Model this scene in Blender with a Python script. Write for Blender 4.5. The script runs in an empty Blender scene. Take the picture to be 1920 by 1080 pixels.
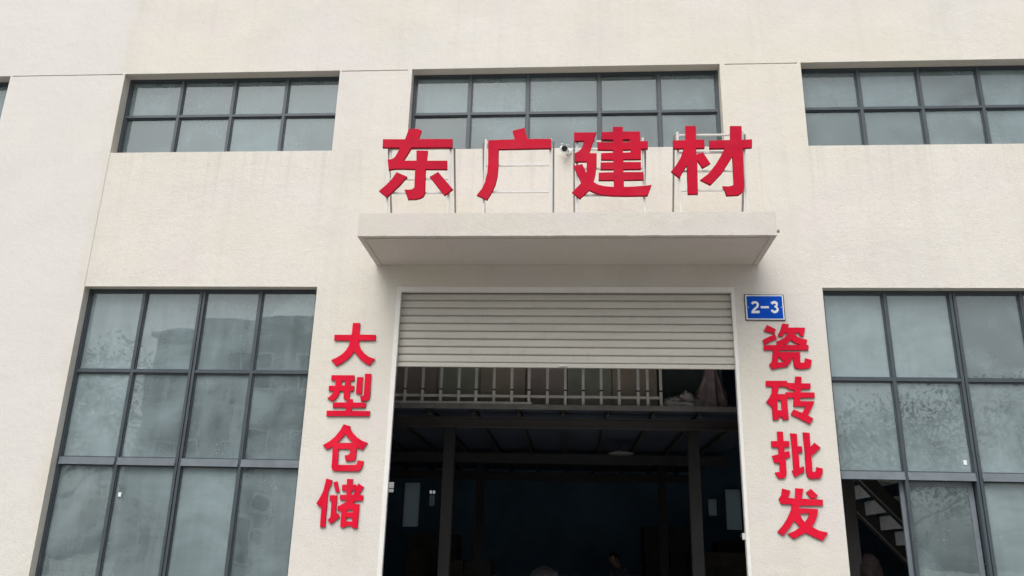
import bpy, bmesh, math, random
from mathutils import Vector, Matrix, noise
from math import radians as RAD, sin, cos, pi

C = bpy.context.scene.collection
SC = bpy.context.scene

# ------------------------------------------------------------------ camera
cam_d = bpy.data.cameras.new('camera'); cam = bpy.data.objects.new('camera', cam_d); C.objects.link(cam)
PITCH, YAW, ROLL, FOC = 0.315257, -0.0752227, 0.0253020, 1550.0
cp, sp, cy, sy = cos(PITCH), sin(PITCH), cos(YAW), sin(YAW)
fw = Vector((sy*cp, cy*cp, sp)); rt = Vector((cy, -sy, 0)); up = rt.cross(fw)
r2 = rt*cos(ROLL) + up*sin(ROLL); u2 = -rt*sin(ROLL) + up*cos(ROLL)
mat = Matrix((r2, u2, -fw)).transposed().to_4x4(); mat.translation = Vector((0, -9.5, 1.6))
cam.matrix_world = mat
cam_d.sensor_width = 36.0; cam_d.lens = FOC/1920*36.0
cam_d.clip_start = 0.05; cam_d.clip_end = 1500
SC.camera = cam

# ------------------------------------------------------------------ world, sun, exposure
W = bpy.data.worlds.new('World'); SC.world = W; W.use_nodes = True
nt = W.node_tree; nt.nodes.clear()
sky = nt.nodes.new('ShaderNodeTexSky'); sky.sky_type = 'NISHITA'; sky.sun_disc = False
sky.sun_elevation = RAD(58); sky.sun_rotation = RAD(200); sky.air_density = 1.0; sky.dust_density = 6.0; sky.ozone_density = 1.0
hs = nt.nodes.new('ShaderNodeHueSaturation'); hs.inputs['Saturation'].default_value = 0.22
bg = nt.nodes.new('ShaderNodeBackground'); bg.inputs['Strength'].default_value = 0.13
ow = nt.nodes.new('ShaderNodeOutputWorld')
nt.links.new(sky.outputs[0], hs.inputs['Color']); nt.links.new(hs.outputs[0], bg.inputs['Color']); nt.links.new(bg.outputs[0], ow.inputs[0])
sun_d = bpy.data.lights.new('sun', 'SUN'); sun_d.energy = 0.8; sun_d.angle = RAD(50); sun_d.color = (1, 0.985, 0.965)
sun = bpy.data.objects.new('sun', sun_d); C.objects.link(sun)
el, az = RAD(58), RAD(200)
sdir = Vector((sin(az)*cos(el), cos(az)*cos(el), sin(el)))
sun.rotation_euler = sdir.to_track_quat('Z', 'Y').to_euler()
sun.location = (0, -20, 30)
SC.view_settings.view_transform = 'Standard'; SC.view_settings.look = 'None'
SC.view_settings.gamma = 1.0; SC.view_settings.use_curve_mapping = False
SC.view_settings.exposure = 0.56
SC.render.engine = 'CYCLES'; SC.cycles.use_denoising = True
SC.cycles.max_bounces = 10; SC.cycles.diffuse_bounces = 5; SC.cycles.transparent_max_bounces = 16
SC.cycles.caustics_reflective = False; SC.cycles.caustics_refractive = False

# ------------------------------------------------------------------ helpers
class MB:
    def __init__(s): s.bm = bmesh.new()
    def box(s, x0, x1, y0, y1, z0, z1):
        v = [s.bm.verts.new(p) for p in ((x0,y0,z0),(x1,y0,z0),(x1,y1,z0),(x0,y1,z0),(x0,y0,z1),(x1,y0,z1),(x1,y1,z1),(x0,y1,z1))]
        for f in ((0,3,2,1),(4,5,6,7),(0,1,5,4),(1,2,6,5),(2,3,7,6),(3,0,4,7)): s.bm.faces.new([v[i] for i in f])
        return s
    def bar(s, a, b, w, d=None, up=(0,0,1)):            # square bar from a to b
        a, b = Vector(a), Vector(b); d = d or w
        t = (b-a).normalized(); u = Vector(up)
        if abs(t.dot(u)) > .95: u = Vector((0,1,0))
        n = t.cross(u).normalized(); m = n.cross(t)
        r = []
        for p in (a, b):
            r.append([s.bm.verts.new(p+n*(w/2*i)+m*(d/2*j)) for i, j in ((-1,-1),(1,-1),(1,1),(-1,1))])
        for k in range(4): s.bm.faces.new((r[0][k], r[0][(k+1)%4], r[1][(k+1)%4], r[1][k]))
        s.bm.faces.new(r[0][::-1]); s.bm.faces.new(r[1])
        return s
    def tube(s, pts, r, n=10):
        rings = []
        for i, p in enumerate(pts):
            p = Vector(p); rr = r[i] if isinstance(r, (list, tuple)) else r
            t = (Vector(pts[min(i+1, len(pts)-1)])-Vector(pts[max(i-1, 0)])).normalized()
            u = Vector((0,0,1)) if abs(t.z) < .9 else Vector((0,1,0))
            a = t.cross(u).normalized(); b = t.cross(a)
            rings.append([s.bm.verts.new(p+a*cos(2*pi*k/n)*rr+b*sin(2*pi*k/n)*rr) for k in range(n)])
        for A, B in zip(rings, rings[1:]):
            for k in range(n): s.bm.faces.new((A[k], A[(k+1)%n], B[(k+1)%n], B[k]))
        s.bm.faces.new(rings[0][::-1]); s.bm.faces.new(rings[-1])
        return s
    def poly(s, pts): s.bm.faces.new([s.bm.verts.new(p) for p in pts]); return s
    def mesh(s, name, bevel=0):
        bmesh.ops.recalc_face_normals(s.bm, faces=s.bm.faces[:])
        if bevel:
            bmesh.ops.bevel(s.bm, geom=s.bm.edges[:], offset=bevel, segments=2, affect='EDGES', profile=.6, clamp_overlap=True)
        me = bpy.data.meshes.new(name); s.bm.to_mesh(me); s.bm.free(); return me
    def build(s, name, m, parent=None, bevel=0, loc=(0,0,0), smooth=False):
        return obj(name, s.mesh(name, bevel), m, parent, loc, smooth)

def obj(name, me, m, parent=None, loc=(0,0,0), smooth=False):
    if m and not me.materials: me.materials.append(m)
    o = bpy.data.objects.new(name, me); C.objects.link(o)
    if parent: o.parent = parent
    o.location = loc
    if smooth: me.polygons.foreach_set('use_smooth', [True]*len(me.polygons))
    return o
def tag(o, label, cat, group=None):
    o['label'] = label; o['category'] = cat
    if group: o['group'] = group
    return o
def thing(name, label, cat, loc=(0,0,0), rz=0, group=None):
    o = bpy.data.objects.new(name, None); C.objects.link(o); o.location = loc; o.rotation_euler = (0,0,rz)
    o.empty_display_size = .2
    return tag(o, label, cat, group)
def structure(o): o['kind'] = 'structure'; return o
def kids(o): return [c for c in bpy.data.objects if c.parent == o]
def copy_tree(o, parent=None):
    c = o.copy(); C.objects.link(c); c.parent = parent
    for ch in kids(o): copy_tree(ch, c)
    return c

# ------------------------------------------------------------------ materials
class M:
    def __init__(s, name):
        s.m = bpy.data.materials.new(name); s.m.use_nodes = True; s.t = s.m.node_tree; s.n = s.t.nodes
        s.b = s.n['Principled BSDF']; s.out = s.n['Material Output']
    def node(s, k, **kw):
        n = s.n.new(k)
        for a, v in kw.items(): setattr(n, a, v)
        return n
    def l(s, a, b): s.t.links.new(a, b)
    def pos(s, scale=(1,1,1)):
        g = s.node('ShaderNodeNewGeometry'); mp = s.node('ShaderNodeMapping'); mp.inputs['Scale'].default_value = scale
        s.l(g.outputs['Position'], mp.inputs[0]); return mp.outputs[0]
    def objpos(s, scale=(1,1,1)):
        g = s.node('ShaderNodeTexCoord'); mp = s.node('ShaderNodeMapping'); mp.inputs['Scale'].default_value = scale
        s.l(g.outputs['Object'], mp.inputs[0]); return mp.outputs[0]
    def noise(s, vec, scale, detail=4, rough=.55, dist=0):
        n = s.node('ShaderNodeTexNoise'); n.inputs['Scale'].default_value = scale; n.inputs['Detail'].default_value = detail
        n.inputs['Roughness'].default_value = rough; n.inputs['Distortion'].default_value = dist
        s.l(vec, n.inputs['Vector']); return n.outputs['Fac']
    def ramp(s, fac, stops):
        r = s.node('ShaderNodeValToRGB'); e = r.color_ramp.elements
        while len(e) < len(stops): e.new(.5)
        for i, (p, c) in enumerate(stops):
            e[i].position = p; e[i].color = c if len(c) == 4 else (*c, 1)
        s.l(fac, r.inputs[0]); return r.outputs[0]
    def mix(s, fac, a, b, mode='MIX'):
        n = s.node('ShaderNodeMix', data_type='RGBA', blend_type=mode)
        for v, i in ((fac, 0), (a, 6), (b, 7)):
            if hasattr(v, 'links'): s.l(v, n.inputs[i])
            else: n.inputs[i].default_value = v if i == 0 else ((*v, 1) if len(v) == 3 else v)
        return n.outputs[2]
    def math(s, op, a, b=0):
        n = s.node('ShaderNodeMath', operation=op)
        for v, i in ((a, 0), (b, 1)):
            if hasattr(v, 'links'): s.l(v, n.inputs[i])
            else: n.inputs[i].default_value = v
        return n.outputs[0]
    def bump(s, h, strength, dist, prev=None):
        b = s.node('ShaderNodeBump'); b.inputs['Strength'].default_value = strength; b.inputs['Distance'].default_value = dist
        s.l(h, b.inputs['Height'])
        if prev: s.l(prev, b.inputs['Normal'])
        return b.outputs[0]
    def set(s, color=None, rough=.6, metal=0, spec=.5, normal=None):
        if color is not None:
            if hasattr(color, 'links'): s.l(color, s.b.inputs['Base Color'])
            else: s.b.inputs['Base Color'].default_value = (*color, 1)
        if hasattr(rough, 'links'): s.l(rough, s.b.inputs['Roughness'])
        else: s.b.inputs['Roughness'].default_value = rough
        s.b.inputs['Metallic'].default_value = metal; s.b.inputs['Specular IOR Level'].default_value = spec
        if normal: s.l(normal, s.b.inputs['Normal'])
        return s.m

def simple(name, col, rough=.6, metal=0, var=.12, scale=3, bumpd=0, spec=.5):
    m = M(name); p = m.pos(); f = m.noise(p, scale, 5, .6)
    c = m.ramp(f, ((.3, tuple(v*(1-var) for v in col)), (.7, tuple(min(1, v*(1+var)) for v in col))))
    nrm = m.bump(m.noise(p, scale*14, 3), .5, bumpd) if bumpd else None
    return m.set(c, rough, metal, spec, nrm)

def mat_stucco(name='cream_stucco', base=(.692,.667,.618)):
    m = M(name); p = m.pos()
    big = m.noise(p, .9, 6, .62)
    col = m.ramp(big, ((.30, tuple(v*.93 for v in base)), (.5, base), (.72, tuple(v*1.05 for v in base))))
    warm = m.noise(p, .35, 3, .5)
    col = m.mix(m.ramp(warm, ((.42, (0,0,0)), (.62, (.9,.9,.9)))), col, (base[0]*1.0, base[1]*.99, base[2]*.93))
    pk = m.noise(m.pos((1,1,1.6)), .75, 4, .55)
    col = m.mix(m.ramp(pk, ((.50, (0,0,0)), (.68, (.8,.8,.8)))), col, (base[0]*1.0, base[1]*.965, base[2]*1.01))
    # rain streaks: noise stretched in z
    st = m.noise(m.pos((5.5, 5.5, .32)), 1.0, 5, .6)
    stm = m.ramp(st, ((.52, (0,0,0)), (.78, (.30,.30,.30))))
    col = m.mix(stm, col, (base[0]*.82, base[1]*.80, base[2]*.77))
    # grey runs left by rain below the upper window sills
    sz = m.node('ShaderNodeSeparateXYZ'); m.l(p, sz.inputs[0])
    fall = m.node('ShaderNodeMapRange'); fall.inputs[1].default_value = 5.55; fall.inputs[2].default_value = 6.58; m.l(sz.outputs[2], fall.inputs[0])
    fall = m.math('MULTIPLY', fall.outputs[0], m.math('LESS_THAN', sz.outputs[2], 6.59))
    run = m.noise(m.pos((11, 11, .25)), 1.0, 4, .6)
    rs = m.node('ShaderNodeMapRange'); rs.inputs[1].default_value = .50; rs.inputs[2].default_value = .74; rs.inputs[4].default_value = .55; m.l(run, rs.inputs[0])
    col = m.mix(m.math('MULTIPLY', rs.outputs[0], fall), col, (base[0]*.76, base[1]*.76, base[2]*.76))
    # blotches of patched paint
    pa = m.noise(p, 3.2, 6, .7, .6)
    col = m.mix(m.ramp(pa, ((.60, (0,0,0)), (.72, (.30,.30,.30)))), col, tuple(min(.95, v*1.10) for v in base))
    fine = m.noise(p, 42, 5, .68)
    col = m.mix(m.ramp(fine, ((.28, (.75,.75,.75)), (.48, (0,0,0)))), col, tuple(v*.84 for v in base))
    # pale scuffs of filler by the right end of the canopy
    sx = m.node('ShaderNodeSeparateXYZ'); m.l(p, sx.inputs[0])
    dx = m.math('ABSOLUTE', m.math('SUBTRACT', sx.outputs[0], 3.0)); dz = m.math('ABSOLUTE', m.math('SUBTRACT', sx.outputs[2], 5.08))
    inx = m.math('MULTIPLY', m.math('LESS_THAN', dx, .40), m.math('LESS_THAN', dz, .10))
    sc = m.ramp(m.noise(m.pos((7, 7, 26)), 1.3, 5, .75), ((.57, (0,0,0)), (.62, (.7,.7,.7))))
    scv = m.node('ShaderNodeSeparateColor'); m.l(sc, scv.inputs[0])
    col = m.mix(m.math('MULTIPLY', scv.outputs[0], inx), col, (.82,.81,.78))
    # the corner pilaster was painted a cooler white; a dingy soft run follows its edge
    sp2 = m.node('ShaderNodeSeparateXYZ'); m.l(p, sp2.inputs[0])
    cm = m.node('ShaderNodeMapRange'); cm.inputs[1].default_value = -6.30; cm.inputs[2].default_value = -5.95; cm.inputs[3].default_value = .7; cm.inputs[4].default_value = 0; m.l(sp2.outputs[0], cm.inputs[0])
    cool = cm.outputs[0]
    col = m.mix(cool, col, (base[0]*.985, base[1]*1.0, base[2]*1.035))
    dxe = m.math('DIVIDE', m.math('ADD', sp2.outputs[0], m.math('ADD', 6.04, m.math('MULTIPLY', m.noise(m.pos((1,1,.8)), 2.0, 3), .12))), .13)
    gau = m.math('POWER', 2.718, m.math('MULTIPLY', m.math('MULTIPLY', dxe, dxe), -1.0))
    edn = m.node('ShaderNodeMapRange'); edn.inputs[1].default_value = .35; edn.inputs[2].default_value = .7; edn.inputs[4].default_value = .55; m.l(m.noise(m.pos((4,4,.9)), 1.6, 4), edn.inputs[0])
    col = m.mix(m.math('MULTIPLY', gau, edn.outputs[0]), col, (base[0]*.87, base[1]*.84, base[2]*.78))
    b1 = m.bump(m.noise(p, 60, 4, .66), .6, .009)
    b2 = m.bump(m.noise(p, 11, 4, .6), .24, .02, b1)
    b3 = m.bump(m.noise(p, 1.6, 3, .5), .35, .05, b2)
    return m.set(col, .92, 0, .2, b3)

def mat_glass(name, tint=(.60,.70,.68), dust=(.40,.455,.45), lo=.10, hi=.42, ior=2.3):
    m = M(name); n = m.n; n.remove(m.b)
    inf = m.node('ShaderNodeObjectInfo'); tc = m.node('ShaderNodeTexCoord')
    g = m.node('ShaderNodeNewGeometry')
    off = m.node('ShaderNodeVectorMath', operation='SCALE'); off.inputs[0].default_value = (37., 11., 53.); m.l(inf.outputs['Random'], off.inputs['Scale'])
    add = m.node('ShaderNodeVectorMath', operation='ADD'); m.l(g.outputs['Position'], add.inputs[0]); m.l(off.outputs[0], add.inputs[1])
    def mp(sc):
        x = m.node('ShaderNodeMapping'); x.inputs['Scale'].default_value = sc; m.l(add.outputs[0], x.inputs[0]); return x.outputs[0]
    cloud = m.noise(mp((1,1,1)), .95, 5, .58, .9)
    streak = m.noise(mp((6,6,.5)), 1.0, 5, .6, .5)
    wipe = m.noise(mp((.8,.8,3.5)), 1.0, 4, .6, 1.2)
    speck = m.noise(mp((1,1,1)), 70, 2, .5)
    spk_area = m.noise(mp((1,1,1)), 2.3, 3, .6)
    sep = m.node('ShaderNodeSeparateXYZ'); m.l(tc.outputs['Generated'], sep.inputs[0])
    edge = m.math('MULTIPLY', m.math('ABSOLUTE', m.math('SUBTRACT', sep.outputs[2], .5)), 2.0)
    edge = m.math('POWER', edge, 5.0)
    f = m.math('MULTIPLY', cloud, 1.0)
    f = m.math('ADD', f, m.math('MULTIPLY', m.math('SUBTRACT', streak, .5), .26))
    f = m.math('ADD', f, m.math('MULTIPLY', m.math('SUBTRACT', wipe, .5), .22))
    f = m.math('ADD', f, m.math('MULTIPLY', edge, .10))
    f = m.math('ADD', f, m.math('MULTIPLY', m.math('SUBTRACT', inf.outputs['Random'], .5), .30))
    mr = m.node('ShaderNodeMapRange'); mr.inputs[1].default_value = .30; mr.inputs[2].default_value = .74
    mr.inputs[3].default_value = lo; mr.inputs[4].default_value = hi; m.l(f, mr.inputs[0])
    spk = m.math('MULTIPLY', m.math('GREATER_THAN', speck, .66), m.math('GREATER_THAN', spk_area, .60))
    fac = m.math('MINIMUM', m.math('ADD', mr.outputs[0], m.math('MULTIPLY', spk, .28)), .9)
    tr = m.node('ShaderNodeBsdfTransparent'); tr.inputs[0].default_value = (*tint, 1)
    gl = m.node('ShaderNodeBsdfGlossy'); gl.inputs['Roughness'].default_value = .012; gl.inputs['Color'].default_value = (.93,.99,.98,1)
    fr = m.node('ShaderNodeFresnel'); fr.inputs[0].default_value = ior
    wob = m.bump(m.noise(mp((1,1,1)), 1.1, 2, .5), .32, .012)
    m.l(wob, gl.inputs['Normal'])
    m1 = m.node('ShaderNodeMixShader'); m.l(fr.outputs[0], m1.inputs[0]); m.l(tr.outputs[0], m1.inputs[1]); m.l(gl.outputs[0], m1.inputs[2])
    df = m.node('ShaderNodeBsdfDiffuse'); df.inputs[0].default_value = (*dust, 1)
    m2 = m.node('ShaderNodeMixShader'); m.l(fac, m2.inputs[0]); m.l(m1.outputs[0], m2.inputs[1]); m.l(df.outputs[0], m2.inputs[2])
    m.l(m2.outputs[0], m.out.inputs[0]); return m.m

def mat_frosted(name, col=(.3,.34,.35), k=.9):
    m = M(name); m.n.remove(m.b)
    tl = m.node('ShaderNodeBsdfTranslucent'); tl.inputs[0].default_value = (col[0]*k, col[1]*k, col[2]*k, 1)
    df = m.node('ShaderNodeBsdfDiffuse'); df.inputs[0].default_value = (*[v*.5 for v in col], 1)
    a = m.node('ShaderNodeAddShader'); m.l(tl.outputs[0], a.inputs[0]); m.l(df.outputs[0], a.inputs[1]); m.l(a.outputs[0], m.out.inputs[0]); return m.m

def mat_metal_paint(name, col, rough=.42, var=.12):
    m = M(name); p = m.pos(); f = m.noise(p, 6, 5, .65)
    c = m.ramp(f, ((.3, tuple(v*(1-var) for v in col)), (.7, tuple(v*(1+var) for v in col))))
    d = m.noise(p, 22, 5, .7)
    c = m.mix(m.ramp(d, ((.58, (0,0,0)), (.75, (.35,.35,.35)))), c, tuple(v*.7+.06 for v in col))
    return m.set(c, m.ramp(f, ((.2, (rough-.1,)*3), (.8, (rough+.12,)*3))), 0, .5, m.bump(d, .15, .002))

def mat_red(name, col):
    m = M(name); p = m.pos(); f = m.noise(p, 3.0, 5, .6)
    c = m.ramp(f, ((.3, (col[0]*.84, col[1]*.8, col[2]*.95)), (.7, (col[0]*1.06, col[1]*1.2, col[2]))))
    d = m.noise(m.pos((1,1,.45)), 7, 5, .7)
    c = m.mix(m.ramp(d, ((.50, (0,0,0)), (.72, (.38,.38,.38)))), c, (col[0]*.66, .022, .04))
    fd = m.noise(p, 1.7, 4, .6)
    c = m.mix(m.ramp(fd, ((.52, (0,0,0)), (.70, (.30,.30,.30)))), c, (min(.8,col[0]*1.1), .045, .07))
    g = m.node('ShaderNodeNewGeometry')
    edge = m.ramp(g.outputs['Pointiness'], ((.52, (0,0,0)), (.62, (.35,.35,.35))))
    c = m.mix(edge, c, (col[0]*.5, .015, .03))
    return m.set(c, m.ramp(f, ((.2, (.42,)*3), (.8, (.6,)*3))), 0, .07, m.bump(m.noise(p, 5, 3), .2, .004))

MT = {}
MT['stucco'] = mat_stucco()
MT['canopy'] = mat_stucco('canopy_stucco', (.63,.605,.56))
MT['frame'] = mat_metal_paint('slate_frame_paint', (.055,.071,.083))
MT['frame_light'] = mat_metal_paint('grey_bar_paint', (.17,.20,.225))
MT['glass'] = mat_glass('dusty_glass', lo=.12, hi=.43, dust=(.40,.52,.55))
MT['glass_left'] = mat_glass('dusty_glass_dim', lo=.21, hi=.58, dust=(.41,.52,.55))
MT['glass_right'] = mat_glass('dusty_glass_heavy', lo=.21, hi=.56, dust=(.41,.52,.55))
MT['frosted'] = mat_frosted('frosted_grey_glass')
def mat_shutter(col=(.555,.54,.485)):
    m = M('cream_shutter_paint'); p = m.pos(); inf = m.node('ShaderNodeObjectInfo')
    c = m.ramp(m.noise(m.pos((.5,1,9)), 2, 5, .6), ((.3, tuple(v*.92 for v in col)), (.7, tuple(v*1.06 for v in col))))
    c = m.mix(m.math('MULTIPLY', inf.outputs['Random'], .16), c, (.40,.40,.38))
    d = m.noise(m.pos((3,3,1)), 4, 6, .7)
    c = m.mix(m.ramp(d, ((.56, (0,0,0)), (.74, (.35,.35,.35)))), c, tuple(v*.62 for v in col))
    return m.set(c, .5, 0, .35, m.bump(m.noise(m.pos((.8,1,3)), 2.5, 3), .35, .01))
MT['shutter'] = mat_shutter()
MT['jamb'] = mat_metal_paint('pale_jamb_paint', (.78,.765,.735), .5, .05)
MT['red_top'] = mat_red('crimson_letter_paint', (.54,.006,.032))
MT['red_wall'] = mat_red('scarlet_acrylic', (.74,.009,.040))
MT['alu'] = mat_metal_paint('pale_tube_paint', (.62,.62,.60), .4, .08)
MT['brace'] = mat_metal_paint('dull_steel', (.34,.325,.31), .5, .2)
MT['blue'] = simple('enamel_blue', (.004,.075,.50), .45, 0, .12, 8, 0, .05)
MT['white'] = simple('white_enamel', (.80,.84,.86), .35, 0, .04, 8)
MT['black'] = simple('black_plastic', (.02,.02,.022), .35, 0, .1, 8)
MT['concrete'] = simple('yard_concrete', (.225,.215,.20), .9, 0, .15, .6, .004)
MT['floor'] = simple('dim_floor_concrete', (.36,.39,.42), .8, 0, .2, .8)
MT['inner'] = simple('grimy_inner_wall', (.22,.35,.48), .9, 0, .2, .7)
MT['dark_steel'] = simple('dark_steel_paint', (.050,.046,.045), .55, 0, .2, 2)
MT['edge_steel'] = mat_metal_paint('scuffed_edge_steel', (.24,.235,.225), .5, .2)
MT['column'] = simple('brown_steel_paint', (.019,.0175,.018), .6, 0, .2, 2, 0, .25)
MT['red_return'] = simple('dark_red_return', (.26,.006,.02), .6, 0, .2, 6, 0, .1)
MT['deck'] = simple('mezzanine_deck', (.062,.075,.10), .7, 0, .15, 2)
MT['board_brown'] = simple('brown_board', (.52,.46,.39), .8, 0, .2, 2)
MT['board_green'] = simple('grey_green_board', (.47,.50,.44), .8, 0, .2, 2)
MT['board_plum'] = simple('plum_brown_board', (.51,.45,.44), .8, 0, .2, 2)
MT['panel'] = simple('grey_green_panel', (.32,.40,.39), .8, 0, .12, 1)
MT['rail'] = mat_metal_paint('galvanised_rail', (.80,.81,.79), .4, .1)
MT['sack'] = simple('pale_woven_sack', (.68,.66,.66), .9, 0, .3, 7, .01)
MT['plastic'] = simple('pinkish_plastic_sheet', (.62,.50,.52), .5, 0, .35, 6, .006)
MT['carton'] = simple('carton_board', (.12,.10,.085), .85, 0, .2, 3)
MT['brown_cloth'] = simple('brown_cloth', (.030,.021,.021), .95, 0, .35, 9, .01)
MT['skin'] = simple('skin', (.36,.24,.17), .6, 0, .08, 8)
MT['hair'] = simple('black_hair', (.012,.011,.011), .6, 0, .3, 20)
MT['grey_cloth'] = simple('grey_shirt_cloth', (.66,.62,.68), .95, 0, .2, 9, .008)
MT['dark_cloth'] = simple('dark_cloth', (.16,.16,.20), .95, 0, .2, 9, .008)
MT['trousers'] = simple('dark_trousers', (.035,.038,.05), .95, 0, .2, 9)
MT['opp_wall'] = simple('grey_render', (.38,.38,.37), .9, 0, .12, .5)
MT['opp_glass'] = simple('dark_window_glass', (.03,.04,.045), .1, 0, .2, 1)
MT['bark'] = simple('bark', (.09,.07,.055), .95, 0, .3, 6, .02)
MT['leaf'] = simple('leaf', (.055,.09,.035), .7, 0, .35, 3)
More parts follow.
